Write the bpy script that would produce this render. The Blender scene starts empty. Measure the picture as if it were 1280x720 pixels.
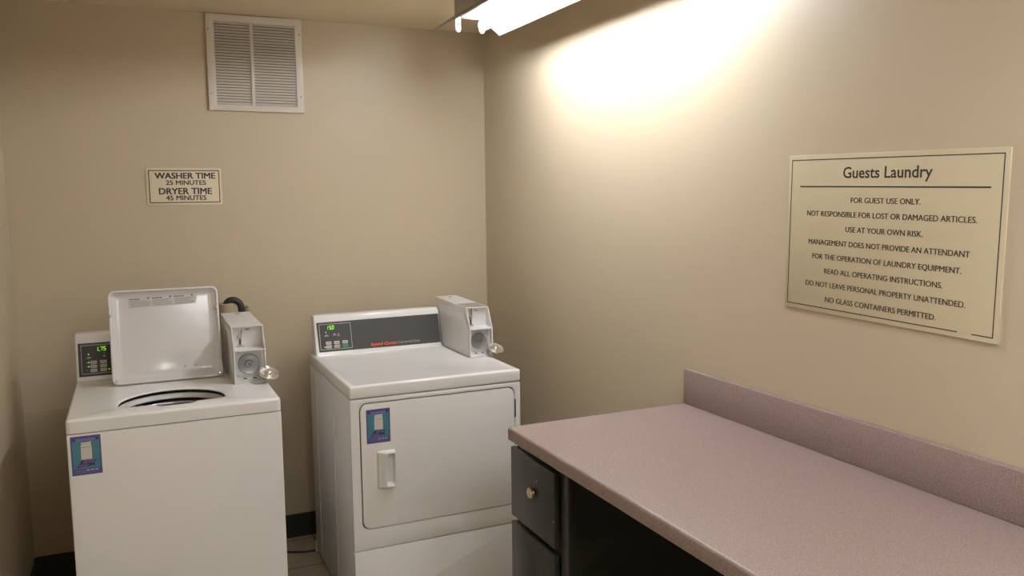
import bpy, bmesh, math
from mathutils import Vector, Matrix

scene = bpy.context.scene
COL = scene.collection

# ------------------------------------------------------------------ camera
CX, CY, CZ, FPX = -1.63417, -3.86928, 1.59755, 1036.923
YAW, PIT, ROL = -0.43009, -0.1113, -0.01092
fw = Vector((-math.sin(YAW) * math.cos(PIT), math.cos(YAW) * math.cos(PIT), math.sin(PIT)))
rt = Vector((math.cos(YAW), math.sin(YAW), 0))
up = rt.cross(fw)
rt2 = rt * math.cos(ROL) + up * math.sin(ROL)
up2 = up * math.cos(ROL) - rt * math.sin(ROL)
cam_data = bpy.data.cameras.new('camera')
cam_data.sensor_width = 36.0
cam_data.lens = FPX / 1280.0 * 36.0
cam_data.clip_start = 0.02
cam = bpy.data.objects.new('camera', cam_data)
COL.objects.link(cam)
cam.matrix_world = Matrix(((rt2.x, up2.x, -fw.x, CX), (rt2.y, up2.y, -fw.y, CY),
                           (rt2.z, up2.z, -fw.z, CZ), (0, 0, 0, 1)))
scene.camera = cam

# ------------------------------------------------------------------ world, exposure, lamp strengths
scene.view_settings.view_transform = 'Standard'
scene.view_settings.look = 'None'
scene.view_settings.gamma = 1.0
scene.view_settings.use_curve_mapping = False
scene.view_settings.exposure = 0.09
world = bpy.data.worlds.new('world')
scene.world = world
world.use_nodes = True
world.node_tree.nodes['Background'].inputs[0].default_value = (1.0, 0.93, 0.84, 1)
world.node_tree.nodes['Background'].inputs[1].default_value = 0.05
TUBE_STRENGTH = 84.0
FILL_TUBE_STRENGTH = 41.0  # tubes of the added fill fixtures, set to lift the room
TUBE_COLOR = (0.96, 0.99, 1.04, 1)

# room
ZC = 2.3896          # ceiling height
XL = -2.0742         # left wall
YF = -5.2            # wall behind the camera


# ------------------------------------------------------------------ helpers
def new_mat(name, color, rough=0.5, metal=0.0, spec=0.5, bump=None, coat=0.0):
    m = bpy.data.materials.new(name)
    m.use_nodes = True
    nt = m.node_tree
    b = nt.nodes['Principled BSDF']
    b.inputs['Base Color'].default_value = (*color, 1)
    b.inputs['Roughness'].default_value = rough
    b.inputs['Metallic'].default_value = metal
    b.inputs['Specular IOR Level'].default_value = spec
    b.inputs['Coat Weight'].default_value = coat
    if bump:
        scale, strength, dist = bump
        tc = nt.nodes.new('ShaderNodeTexCoord')
        n = nt.nodes.new('ShaderNodeTexNoise')
        n.inputs['Scale'].default_value = scale
        n.inputs['Detail'].default_value = 3
        bp = nt.nodes.new('ShaderNodeBump')
        bp.inputs['Strength'].default_value = strength
        bp.inputs['Distance'].default_value = dist
        nt.links.new(tc.outputs['Object'], n.inputs['Vector'])
        nt.links.new(n.outputs['Fac'], bp.inputs['Height'])
        nt.links.new(bp.outputs['Normal'], b.inputs['Normal'])
    return m


def mottle(m, c1, c2, scale, detail=4):
    nt = m.node_tree
    b = nt.nodes['Principled BSDF']
    tc = nt.nodes.new('ShaderNodeTexCoord')
    n = nt.nodes.new('ShaderNodeTexNoise')
    n.inputs['Scale'].default_value = scale
    n.inputs['Detail'].default_value = detail
    r = nt.nodes.new('ShaderNodeValToRGB')
    r.color_ramp.elements[0].position = 0.35
    r.color_ramp.elements[1].position = 0.65
    r.color_ramp.elements[0].color = (*c1, 1)
    r.color_ramp.elements[1].color = (*c2, 1)
    nt.links.new(tc.outputs['Object'], n.inputs['Vector'])
    nt.links.new(n.outputs['Fac'], r.inputs['Fac'])
    nt.links.new(r.outputs['Color'], b.inputs['Base Color'])
    return m


def emit_mat(name, color, strength):
    m = bpy.data.materials.new(name)
    m.use_nodes = True
    nt = m.node_tree
    b = nt.nodes['Principled BSDF']
    b.inputs['Base Color'].default_value = (*color[:3], 1)
    b.inputs['Emission Color'].default_value = (*color[:3], 1)
    b.inputs['Emission Strength'].default_value = strength
    return m


def add_box(bm, lo, hi, bev=0.0, seg=2):
    vs = [bm.verts.new((x, y, z)) for x in (lo[0], hi[0]) for y in (lo[1], hi[1]) for z in (lo[2], hi[2])]
    fs = [(0, 1, 3, 2), (4, 6, 7, 5), (0, 4, 5, 1), (2, 3, 7, 6), (0, 2, 6, 4), (1, 5, 7, 3)]
    faces = [bm.faces.new([vs[i] for i in f]) for f in fs]
    if bev > 0:
        edges = list({e for f in faces for e in f.edges})
        bmesh.ops.bevel(bm, geom=edges, offset=bev, segments=seg, affect='EDGES', profile=0.5)
    return bm


def box_bm(lo, hi, bev=0.0, seg=2):
    return add_box(bmesh.new(), lo, hi, bev, seg)


class Frame:
    """right-handed local frame: point = o + a*u + b*v + c*n"""
    def __init__(self, o, u, v):
        self.o = Vector(o)
        self.u = Vector(u).normalized()
        self.v = Vector(v).normalized()
        self.n = self.u.cross(self.v)

    def p(self, a, b, c=0.0):
        return self.o + self.u * a + self.v * b + self.n * c


def add_prism(bm, pts, bev=0.0, seg=2):
    """pts: list of (bottom Vector, top Vector) pairs, counter-clockwise seen from the top."""
    lo = [bm.verts.new(p[0]) for p in pts]
    hi = [bm.verts.new(p[1]) for p in pts]
    n = len(pts)
    faces = [bm.faces.new(hi), bm.faces.new(lo[::-1])]
    for i in range(n):
        j = (i + 1) % n
        faces.append(bm.faces.new((lo[i], lo[j], hi[j], hi[i])))
    if bev > 0:
        es = [e for e in faces[0].edges]
        bmesh.ops.bevel(bm, geom=es, offset=bev, segments=seg, affect='EDGES', profile=0.5)
    return bm


def rrect(a0, b0, a1, b1, r, n=6):
    """rounded rectangle outline, counter-clockwise"""
    out = []
    for cx, cy, t0 in ((a1 - r, b0 + r, -90), (a1 - r, b1 - r, 0), (a0 + r, b1 - r, 90), (a0 + r, b0 + r, 180)):
        for i in range(n + 1):
            t = math.radians(t0 + 90 * i / n)
            out.append((cx + r * math.cos(t), cy + r * math.sin(t)))
    return out


def plate(bm, F, outline, c0, c1, bev=0.0, seg=2):
    return add_prism(bm, [(F.p(a, b, c0), F.p(a, b, c1)) for a, b in outline], bev, seg)


def fbox(bm, F, a0, b0, c0, a1, b1, c1, bev=0.0):
    return plate(bm, F, [(a0, b0), (a1, b0), (a1, b1), (a0, b1)], c0, c1, bev)


def ring_plate(bm, F, outer, inner, c0, c1, bev=0.0):
    """flat ring between two outlines with the same number of points"""
    n = len(outer)
    vo0 = [bm.verts.new(F.p(a, b, c0)) for a, b in outer]
    vo1 = [bm.verts.new(F.p(a, b, c1)) for a, b in outer]
    vi0 = [bm.verts.new(F.p(a, b, c0)) for a, b in inner]
    vi1 = [bm.verts.new(F.p(a, b, c1)) for a, b in inner]
    top = []
    for i in range(n):
        j = (i + 1) % n
        top.append(bm.faces.new((vo1[i], vo1[j], vi1[j], vi1[i])))
        bm.faces.new((vo0[j], vo0[i], vi0[i], vi0[j]))
        bm.faces.new((vo0[i], vo0[j], vo1[j], vo1[i]))
        bm.faces.new((vi0[j], vi0[i], vi1[i], vi1[j]))
    if bev > 0:
        s1 = set(vo1) | set(vi1)
        so, si = set(vo1), set(vi1)
        es = [e for f in top for e in f.edges if (set(e.verts) <= so or set(e.verts) <= si)]
        bmesh.ops.bevel(bm, geom=list(set(es)), offset=bev, segments=2, affect='EDGES', profile=0.5)
    return bm


def frame_line(bm, F, a0, b0, a1, b1, t, c0, c1):
    fbox(bm, F, a0, b0, c0, a1, b0 + t, c1)
    fbox(bm, F, a0, b1 - t, c0, a1, b1, c1)
    fbox(bm, F, a0, b0 + t, c0, a0 + t, b1 - t, c1)
    fbox(bm, F, a1 - t, b0 + t, c0, a1, b1 - t, c1)
    return bm


def lathe(bm, o, axis, prof, n=32, cap0=True, cap1=True, sx=1.0):
    """prof: list of (radius, height along axis)"""
    axis = Vector(axis).normalized()
    ref = Vector((1, 0, 0)) if abs(axis.x) < 0.8 else Vector((0, 1, 0))
    v = axis.cross(ref).normalized()
    u = v.cross(axis).normalized()
    o = Vector(o)
    rings = []
    for r, h in prof:
        if r < 1e-6:
            rings.append([bm.verts.new(o + axis * h)])
        else:
            rings.append([bm.verts.new(o + axis * h + u * (r * sx * math.cos(2 * math.pi * i / n)) + v * (r * math.sin(2 * math.pi * i / n))) for i in range(n)])
    for A, B in zip(rings, rings[1:]):
        for i in range(n):
            j = (i + 1) % n
            if len(A) == 1 and len(B) == 1:
                continue
            if len(A) == 1:
                bm.faces.new((A[0], B[j], B[i]))
            elif len(B) == 1:
                bm.faces.new((A[i], A[j], B[0]))
            else:
                bm.faces.new((A[i], A[j], B[j], B[i]))
    if cap0 and len(rings[0]) > 1:
        bm.faces.new(rings[0][::-1])
    if cap1 and len(rings[-1]) > 1:
        bm.faces.new(rings[-1])
    return bm


def tube(bm, pts, r, n=12):
    """tube along a smoothed path"""
    P = [Vector(p) for p in pts]
    S = []
    for i in range(len(P) - 1):
        p0 = P[max(i - 1, 0)]
        p1, p2 = P[i], P[i + 1]
        p3 = P[min(i + 2, len(P) - 1)]
        for k in range(8):
            t = k / 8
            S.append(0.5 * ((2 * p1) + (-p0 + p2) * t + (2 * p0 - 5 * p1 + 4 * p2 - p3) * t * t + (-p0 + 3 * p1 - 3 * p2 + p3) * t ** 3))
    S.append(P[-1])
    prev = None
    rings = []
    for i, s in enumerate(S):
        t = (S[min(i + 1, len(S) - 1)] - S[max(i - 1, 0)]).normalized()
        if prev is None:
            a = t.orthogonal().normalized()
        else:
            a = (prev - t * prev.dot(t)).normalized()
        prev = a
        b = t.cross(a)
        rings.append([bm.verts.new(s + (a * math.cos(2 * math.pi * k / n) + b * math.sin(2 * math.pi * k / n)) * r) for k in range(n)])
    for A, B in zip(rings, rings[1:]):
        for k in range(n):
            j = (k + 1) % n
            bm.faces.new((A[k], A[j], B[j], B[k]))
    bm.faces.new(rings[0][::-1])
    bm.faces.new(rings[-1])
    return bm


def text_bm(bm, F, s, a, b, width=None, cap=0.02, align='CENTER', bold=0.0, c=0.0005, shear=0.0, strikes=((0, 0),)):
    """flat raised lettering: baseline at b, anchored at a, capital height cap"""
    cu = bpy.data.curves.new('letters', 'FONT')
    cu.body = s
    cu.offset = bold
    cu.shear = shear
    cu.resolution_u = 3
    tmp = bpy.data.objects.new('letters', cu)
    COL.objects.link(tmp)
    dg = bpy.context.evaluated_depsgraph_get()
    me = bpy.data.meshes.new_from_object(tmp.evaluated_get(dg))
    caps = bpy.data.curves.new('cap', 'FONT')
    caps.body = 'H'
    tmp2 = bpy.data.objects.new('cap', caps)
    COL.objects.link(tmp2)
    dg = bpy.context.evaluated_depsgraph_get()
    me2 = bpy.data.meshes.new_from_object(tmp2.evaluated_get(dg))
    ch = max(v.co.y for v in me2.vertices)
    xs = [v.co.x for v in me.vertices]
    x0, x1 = min(xs), max(xs)
    sy = cap / ch
    sx = (width / (x1 - x0)) if width else sy
    off = {'CENTER': (x0 + x1) / 2, 'LEFT': x0}[align]
    for k, (da, db) in enumerate(strikes):
        vs = [bm.verts.new(F.p(a + da + (v.co.x - off) * sx, b + db + v.co.y * sy, c + 0.00003 * k)) for v in me.vertices]
        for p in me.polygons:
            try:
                bm.faces.new([vs[i] for i in p.vertices])
            except ValueError:
                pass
    for o in (tmp, tmp2):
        bpy.data.objects.remove(o)
    for m in (me, me2):
        bpy.data.meshes.remove(m)
    for k in (cu, caps):
        bpy.data.curves.remove(k)
    return bm


ROOT = {}


def thing(name, loc, label, cat, group=None):
    o = bpy.data.objects.new(name, None)
    o.empty_display_size = 0.1
    COL.objects.link(o)
    o.location = loc
    o['label'] = label
    o['category'] = cat
    if group:
        o['group'] = group
    ROOT[o.name] = Vector(loc)
    return o


def obj(name, bm, mat, parent=None, smooth=True, label=None, angle=35, base=None):
    """link a bmesh given in world coordinates as one mesh object"""
    if parent is not None:
        org = ROOT[parent.name]
    else:
        org = Vector(base) if base else Vector((0, 0, 0))
    bmesh.ops.translate(bm, verts=bm.verts, vec=-org)
    bmesh.ops.recalc_face_normals(bm, faces=bm.faces)
    me = bpy.data.meshes.new(name)
    bm.to_mesh(me)
    bm.free()
    me.materials.append(mat)
    if smooth:
        me.shade_smooth()
        try:
            me.set_sharp_from_angle(angle=math.radians(angle))
        except Exception:
            pass
    o = bpy.data.objects.new(name, me)
    COL.objects.link(o)
    if parent is not None:
        o.parent = parent
    else:
        o.location = org
    ROOT[o.name] = org
    if label:
        o['label'] = label
    return o


def tag(o, label, cat, group=None):
    o['label'] = label
    o['category'] = cat
    if group:
        o['group'] = group
    return o


def struct(name, bm, mat, smooth=False):
    o = obj(name, bm, mat, smooth=smooth)
    o['kind'] = 'structure'
    return o


# ------------------------------------------------------------------ materials
M = {}
M['wall'] = new_mat('beige_wall_paint', (0.55, 0.466, 0.334), 0.42, spec=0.4, bump=(170, 0.12, 0.002))
M['ceil'] = new_mat('beige_ceiling_paint', (0.76, 0.65, 0.475), 0.6, spec=0.3, bump=(120, 0.1, 0.002))
M['enamel'] = new_mat('white_enamel', (0.82, 0.81, 0.79), 0.18, spec=0.5, bump=(220, 0.02, 0.001))
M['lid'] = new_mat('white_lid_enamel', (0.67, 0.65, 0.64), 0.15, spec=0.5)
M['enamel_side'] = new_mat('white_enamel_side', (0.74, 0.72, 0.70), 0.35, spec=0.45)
M['coinbox'] = new_mat('white_powder_coat', (0.74, 0.72, 0.71), 0.32, spec=0.5)
M['white_plastic'] = new_mat('white_plastic', (0.72, 0.71, 0.68), 0.35)
M['tub_plastic'] = new_mat('grey_white_tub_plastic', (0.55, 0.54, 0.52), 0.4)
M['seam'] = new_mat('dark_gap', (0.05, 0.045, 0.04), 0.8)
M['panel'] = new_mat('charcoal_panel', (0.05, 0.05, 0.048), 0.45, spec=0.4)
M['panel_line'] = new_mat('silver_print', (0.42, 0.42, 0.40), 0.5)
M['button'] = new_mat('grey_button_print', (0.50, 0.47, 0.44), 0.5)
M['button_dark'] = new_mat('button_caption', (0.10, 0.10, 0.10), 0.6)
M['button_green'] = new_mat('green_button_print', (0.02, 0.26, 0.15), 0.5)
M['button_red'] = new_mat('pink_button_print', (0.50, 0.40, 0.38), 0.5)
M['led'] = emit_mat('green_led', (0.30, 0.92, 0.02), 0.85)
M['red_print'] = new_mat('red_orange_print', (0.80, 0.10, 0.03), 0.5)
M['chrome'] = new_mat('chrome', (0.72, 0.72, 0.72), 0.18, metal=1.0)
M['steel'] = new_mat('brushed_steel', (0.50, 0.50, 0.49), 0.38, metal=1.0)
M['zinc_pale'] = new_mat('pale_zinc', (0.56, 0.56, 0.56), 0.5, metal=0.4)
M['zinc'] = new_mat('dull_zinc', (0.42, 0.43, 0.45), 0.45, metal=0.7)
M['hinge'] = new_mat('dark_hinge_metal', (0.10, 0.095, 0.09), 0.5, metal=0.4)
M['lockring'] = new_mat('worn_lock_steel', (0.33, 0.34, 0.35), 0.35, metal=0.85)
M['cup'] = new_mat('polished_cup_metal', (0.86, 0.86, 0.85), 0.22, metal=0.9)
M['grey_label'] = new_mat('grey_metal_label', (0.36, 0.34, 0.31), 0.5, metal=0.3)
M['rubber'] = new_mat('black_rubber', (0.022, 0.021, 0.021), 0.4)
M['pipe'] = new_mat('tan_painted_pipe', (0.46, 0.37, 0.25), 0.5)
M['vinyl'] = new_mat('dark_green_vinyl', (0.022, 0.026, 0.023), 0.5)
M['cab'] = new_mat('dark_green_cabinet_paint', (0.024, 0.026, 0.019), 0.33, spec=0.5, bump=(90, 0.06, 0.002))
M['brass'] = new_mat('worn_brass', (0.62, 0.52, 0.34), 0.35, metal=0.9)
M['chip'] = new_mat('paint_chip', (0.6, 0.58, 0.52), 0.6)
M['sign'] = new_mat('cream_sign_plastic', (0.59, 0.515, 0.345), 0.5, spec=0.3)
M['ink'] = new_mat('dark_brown_ink', (0.035, 0.028, 0.018), 0.6)
M['sign_small'] = new_mat('ivory_sign_plastic', (0.76, 0.67, 0.49), 0.45, spec=0.35)
M['ink_grey'] = new_mat('charcoal_ink', (0.04, 0.037, 0.034), 0.6)
M['vent'] = new_mat('white_vent_paint', (0.66, 0.61, 0.54), 0.45)
M['duct'] = new_mat('dark_duct_backing', (0.10, 0.085, 0.068), 0.9)
M['filter'] = new_mat('dusty_filter', (0.42, 0.39, 0.34), 0.9)
M['fixture'] = new_mat('shade_greyed_enamel', (0.47, 0.445, 0.43), 0.4)  # white enamel greyed all over so the shaded wing outsides read dark
M['tube'] = emit_mat('fluorescent_tube', TUBE_COLOR, TUBE_STRENGTH)
M['tube_fill'] = emit_mat('fill_fluorescent_tube', TUBE_COLOR, FILL_TUBE_STRENGTH)
M['teal'] = new_mat('teal_sticker', (0.065, 0.21, 0.265), 0.4)
M['purple'] = new_mat('purple_print', (0.085, 0.07, 0.27), 0.45)
M['navy'] = new_mat('navy_print', (0.035, 0.04, 0.14), 0.45)
M['violet'] = new_mat('violet_print', (0.36, 0.16, 0.40), 0.45)
M['sticker_white'] = new_mat('sticker_white_print', (0.62, 0.58, 0.54), 0.45)
M['label_grey'] = new_mat('label_print', (0.34, 0.325, 0.31), 0.7)
M['label_dark'] = new_mat('label_heading_print', (0.12, 0.11, 0.11), 0.5)
M['label_pale'] = new_mat('label_paper', (0.60, 0.58, 0.56), 0.7)


def counter_material():
    m = new_mat('speckled_mauve_laminate', (0.4, 0.3, 0.27), 0.38, spec=0.45)
    nt = m.node_tree
    b = nt.nodes['Principled BSDF']
    tc = nt.nodes.new('ShaderNodeTexCoord')
    n1 = nt.nodes.new('ShaderNodeTexNoise')
    n1.inputs['Scale'].default_value = 400
    n1.inputs['Detail'].default_value = 2
    r = nt.nodes.new('ShaderNodeValToRGB')
    cr = r.color_ramp
    cr.interpolation = 'LINEAR'
    cr.elements[0].position = 0.30
    cr.elements[0].color = (0.20, 0.143, 0.131, 1)
    cr.elements[1].position = 0.72
    cr.elements[1].color = (0.405, 0.327, 0.304, 1)
    e = cr.elements.new(0.45)
    e.color = (0.28, 0.204, 0.188, 1)
    e = cr.elements.new(0.58)
    e.color = (0.327, 0.248, 0.23, 1)
    nt.links.new(tc.outputs['Object'], n1.inputs['Vector'])
    nt.links.new(n1.outputs['Fac'], r.inputs['Fac'])
    nt.links.new(r.outputs['Color'], b.inputs['Base Color'])
    return m


def floor_material():
    m = new_mat('beige_floor_tile', (0.42, 0.36, 0.27), 0.35, spec=0.4)
    nt = m.node_tree
    b = nt.nodes['Principled BSDF']
    tc = nt.nodes.new('ShaderNodeTexCoord')
    mp = nt.nodes.new('ShaderNodeMapping')
    mp.inputs['Location'].default_value = (0.01, 0.345, 0)
    br = nt.nodes.new('ShaderNodeTexBrick')
    br.offset = 0.0
    br.inputs['Color1'].default_value = (0.44, 0.37, 0.27, 1)
    br.inputs['Color2'].default_value = (0.40, 0.335, 0.245, 1)
    br.inputs['Mortar'].default_value = (0.10, 0.085, 0.065, 1)
    br.inputs['Scale'].default_value = 1.0
    br.inputs['Mortar Size'].default_value = 0.003
    br.inputs['Brick Width'].default_value = 0.305
    br.inputs['Row Height'].default_value = 0.305
    n = nt.nodes.new('ShaderNodeTexNoise')
    n.inputs['Scale'].default_value = 18
    n.inputs['Detail'].default_value = 5
    mx = nt.nodes.new('ShaderNodeMixRGB')
    mx.blend_type = 'OVERLAY'
    mx.inputs['Fac'].default_value = 0.25
    nt.links.new(tc.outputs['Object'], mp.inputs['Vector'])
    nt.links.new(mp.outputs['Vector'], br.inputs['Vector'])
    nt.links.new(tc.outputs['Object'], n.inputs['Vector'])
    nt.links.new(br.outputs['Color'], mx.inputs['Color1'])
    nt.links.new(n.outputs['Fac'], mx.inputs['Color2'])
    nt.links.new(mx.outputs['Color'], b.inputs['Base Color'])
    return m


M['counter'] = counter_material()
M['floor'] = floor_material()

# ------------------------------------------------------------------ the setting
T = 0.1
struct('floor', box_bm((XL - T, YF - T, -T), (T, T, 0)), M['floor'])
struct('ceiling', box_bm((XL - T, YF - T, ZC), (T, T, ZC + T)), M['ceil'])
struct('wall_back', box_bm((XL - T, 0, 0), (T, T, ZC)), M['wall'])
struct('wall_right', box_bm((0, YF - T, 0), (T, 0, ZC)), M['wall'])
struct('wall_left', box_bm((XL - T, YF - T, 0), (XL, 0, ZC)), M['wall'])
struct('wall_front', box_bm((XL, YF - T, 0), (0, YF, ZC)), M['wall'])
struct('baseboard_back', box_bm((XL, -0.008, 0), (0, 0, 0.1115), 0.002), M['vinyl'])
struct('baseboard_left', box_bm((XL, YF, 0), (XL + 0.008, -0.008, 0.1115), 0.002), M['vinyl'])
struct('baseboard_right', box_bm((-0.008, -1.60, 0), (0, -0.008, 0.1115), 0.002), M['vinyl'])
struct('trim_1', box_bm((XL, -0.005, 0.1115), (-1.78, 0, 0.735), 0.0015), M['wall'])

BACK = Frame((0, 0, 0), (1, 0, 0), (0, 0, 1))          # back wall, n faces -y (into the room)
RIGHT = Frame((0, 0, 0), (0, -1, 0), (0, 0, 1))        # right wall, n faces -x


# ------------------------------------------------------------------ worktop and cabinet
def build_worktop():
    x0, y1, y0 = -0.6514, -1.686, YF + 0.02
    zt, zb = 0.9155, 0.8775
    t = thing('worktop', (-0.33, -2.6, zb), 'speckled mauve pink laminate worktop with a low backsplash along the right wall', 'countertop')
    bm = bmesh.new()
    # profile in x-z with a softly rounded nose, extruded along y
    prof = [(-0.001, zb), (-0.001, zt)]
    r = 0.008
    for i in range(6):
        a = math.radians(90 + 90 * i / 5)
        prof.append((x0 + r + r * math.cos(a), zt - r + r * math.sin(a)))
    for i in range(4):
        a = math.radians(180 + 90 * i / 3)
        prof.append((x0 + 0.004 + 0.004 * math.cos(a), zb + 0.004 + 0.004 * math.sin(a)))
    add_prism(bm, [(Vector((x, y0, z)), Vector((x, y1, z))) for x, z in prof])
    es = [e for e in bm.edges if all(abs(v.co.y - y1) < 1e-5 for v in e.verts)]
    bmesh.ops.bevel(bm, geom=es, offset=0.002, segments=2, affect='EDGES')
    obj('worktop_slab', bm, M['counter'], t)
    obj('backsplash', box_bm((-0.0205, y0, zt), (-0.001, y1, 1.0295), 0.003), M['counter'], t)


build_worktop()


def build_cabinet():
    xf = -0.598
    y1, y0 = -1.635, -1.962
    zt = 0.877
    t = thing('drawer_cabinet', (-0.3, -1.8, 0), 'dark green painted drawer cabinet with a dark kneehole under the pink worktop', 'cabinet')
    bm = bmesh.new()
    add_box(bm, (xf + 0.018, y0, 0.09), (-0.005, y0 + 0.018, zt))       # side by the kneehole
    add_box(bm, (xf + 0.018, y1 - 0.018, 0.09), (-0.005, y1, zt))       # side by the dryer
    add_box(bm, (xf + 0.06, y0, 0.0), (-0.02, y1, 0.09))                # plinth
    add_box(bm, (-0.03, y0 + 0.018, 0.09), (-0.012, y1 - 0.018, zt))     # back
    obj('carcass', bm, M['cab'], t, smooth=False)
    bm = bmesh.new()
    add_box(bm, (xf, y0, 0.09), (xf + 0.018, y0 + 0.045, zt), 0.0015)
    add_box(bm, (xf, y1 - 0.02, 0.09), (xf + 0.018, y1, zt), 0.0015)
    for a, b in ((0.825, zt), (0.60, 0.645), (0.09, 0.12)):
        add_box(bm, (xf, y0 + 0.045, a), (xf + 0.018, y1 - 0.02, b), 0.001)
    obj('face_frame', bm, M['cab'], t)
    for k, (za, zb) in enumerate(((0.622, 0.838), (0.105, 0.604))):
        bm = box_bm((xf - 0.019, y0 + 0.048, za), (xf - 0.001, y1 + 0.006, zb), 0.003)
        d = obj('drawer_front', bm, M['cab'], t)
        zc = 0.742 if k == 0 else 0.40
        yk = -1.783
        bm = bmesh.new()
        lathe(bm, (xf - 0.019, yk, zc), (-1, 0, 0), [(0.007, 0), (0.006, 0.004), (0.009, 0.006), (0.0155, 0.008), (0.0165, 0.011), (0.014, 0.0145), (0.007, 0.0165), (0, 0.017)], 24, cap0=False)
        obj('knob', bm, M['brass'], d, label='worn brass round knob')
        if k == 0:
            for yy, zz, rr in ((-1.790, 0.775, 0.0022), (-1.806, 0.783, 0.003), (-1.912, 0.700, 0.0018)):
                bm = bmesh.new()
                lathe(bm, (xf - 0.0188, yy, zz), (-1, 0, 0), [(rr, 0), (rr * 0.8, 0.0008), (0, 0.001)], 8, cap0=False)
                obj('paint_chip', bm, M['chip'], d)
    # kneehole back panel and far support
    bm = bmesh.new()
    add_box(bm, (-0.05, YF + 0.05, 0.0), (-0.032, y0, zt))
    obj('kneehole_panel', bm, M['cab'], t, smooth=False)


build_cabinet()


# ------------------------------------------------------------------ coin box shared by both machines
def coin_box(parent, x0, x1, y_bot, y_top, y_back, z0, zk, zt, zback, label_plate):
    w = x1 - x0
    ch = 0.0035
    yr_u, yr_l = y_top + 0.018, y_bot + 0.026      # recess floors
    prof = [(y_bot, z0), (y_bot, zk), (y_top, zt), (y_back, zback), (y_back, z0)]
    bm = bmesh.new()
    # solid core behind the recesses
    core = [(yr_l, z0), (yr_l, zk), (yr_u, zk), (yr_u, zt), (y_back, zback), (y_back, z0)]
    add_prism(bm, [(Vector((x1 - 0.001, y, z)), Vector((x0 + 0.001, y, z))) for y, z in core])
    for a, b in ((x0, x0 + ch), (x1 - ch, x1)):
        add_prism(bm, [(Vector((b, y, z)), Vector((a, y, z))) for y, z in prof])
    # top lip
    add_prism(bm, [(Vector((x1, y, z)), Vector((x0, y, z))) for y, z in
                   ((y_top + 0.001, zt - 0.004), (y_top, zt), (yr_u + 0.01, zt + 0.0003), (yr_u + 0.01, zt - 0.004))])
    # floor lip
    add_box(bm, (x0 + ch, y_bot + 0.001, z0), (x1 - ch, yr_l + 0.005, z0 + 0.004))
    hs = obj('coin_box', bm, M['coinbox'], parent, label='white coin box with a coin slot over a round lock')
    # raised side skin
    bm = bmesh.new()
    sk = [(y_bot + 0.03, z0 + 0.022), (y_bot + 0.03, zk - 0.004), (y_top + 0.03, zt - 0.024), (y_back - 0.05, zback - 0.028), (y_back - 0.05, z0 + 0.022)]
    add_prism(bm, [(Vector((x0 + 0.0005, y, z)), Vector((x0 - 0.0012, y, z))) for y, z in sk], 0.001)
    obj('side_panel', bm, M['coinbox'], hs)
    # shelf
    bm = bmesh.new()
    add_prism(bm, [(Vector((x1 - ch, y, z)), Vector((x0 + ch, y, z))) for y, z in
                   ((y_bot + 0.001, zk - 0.004), (y_bot + 0.001, zk + 0.001), (yr_u + 0.002, zk + 0.004), (yr_u + 0.002, zk - 0.004))])
    obj('shelf', bm, M['coinbox'], hs)
    # coin slot
    xs = x0 + w * 0.27
    F = Frame((xs, yr_u, zk), (1, 0, 0), (0, 0, 1))
    bm = bmesh.new()
    plate(bm, F, rrect(-0.0055, 0.004, 0.0065, zt - zk - 0.004, 0.002, 3), 0.0, 0.0015, 0.0005)
    lathe(bm, F.p(-0.001, (zt - zk) * 0.50, 0.001), F.n, [(0.0085, 0), (0.0085, 0.004), (0.006, 0.007), (0, 0.008)], 16, cap0=False)
    fbox(bm, F, -0.010, 0.004, 0.001, 0.012, 0.010, 0.008, 0.001)
    slot = obj('coin_slot', bm, M['steel'], hs, label='chrome coin slot')
    bm = bmesh.new()
    fbox(bm, F, -0.0020, 0.011, 0.0012, 0.0030, (zt - zk) * 0.40, 0.0022)
    fbox(bm, F, 0.004, (zt - zk) * 0.60, 0.0012, 0.0065, (zt - zk) * 0.93, 0.0022)
    obj('slot_opening', bm, M['seam'], hs)
    bm = bmesh.new()
    fbox(bm, F, w * 0.18, (zt - zk) * 0.80, 0, w * 0.32, (zt - zk) * 0.87, 0.0006)
    obj('printed_mark', bm, M['label_grey'], hs)
    # round lock plate on its square backing
    bm = bmesh.new()
    Fq = Frame((x0 + w * 0.47, yr_l, z0 + (zk - z0) * 0.56), (1, 0, 0), (0, 0, 1))
    plate(bm, Fq, rrect(-w * 0.42, -(zk - z0) * 0.41, w * 0.42, (zk - z0) * 0.41, 0.004, 3), -0.001, 0.0012)
    obj('lock_backing', bm, M['zinc_pale'], hs)
    zc = z0 + (zk - z0) * 0.56
    xc = x0 + w * 0.47
    R = min(w * 0.345, (zk - z0) * 0.36)
    Fl = Frame((xc, yr_l, zc), (1, 0, 0), (0, 0, 1))
    bm = bmesh.new()
    lathe(bm, Fl.p(0, 0, 0), Fl.n, [(R, 0), (R, 0.003), (R * 0.95, 0.005), (R * 0.9, 0.0045), (R * 0.55, 0.0015), (R * 0.36, 0.002), (R * 0.34, 0.009), (R * 0.30, 0.011), (R * 0.2, 0.011), (R * 0.18, 0.008), (0, 0.008)], 40, cap0=False)
    obj('lock_plate', bm, M['lockring'], hs, label='round steel lock plate')
    bm = bmesh.new()
    fbox(bm, Fl, -R * 0.12, -R * 0.035, 0.0078, R * 0.12, R * 0.035, 0.0088)
    obj('keyhole', bm, M['seam'], hs)
    for a, b in ((-0.36, 0.40), (0.36, 0.40), (-0.36, -0.36), (0.36, -0.36)):
        bm = bmesh.new()
        lathe(bm, Fl.p(w * a, (zk - z0) * b, 0), Fl.n, [(0.0048, 0), (0.0045, 0.002), (0.002, 0.0035), (0, 0.0038)], 12, cap0=False)
        obj('screw', bm, M['chrome'], hs)
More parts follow.
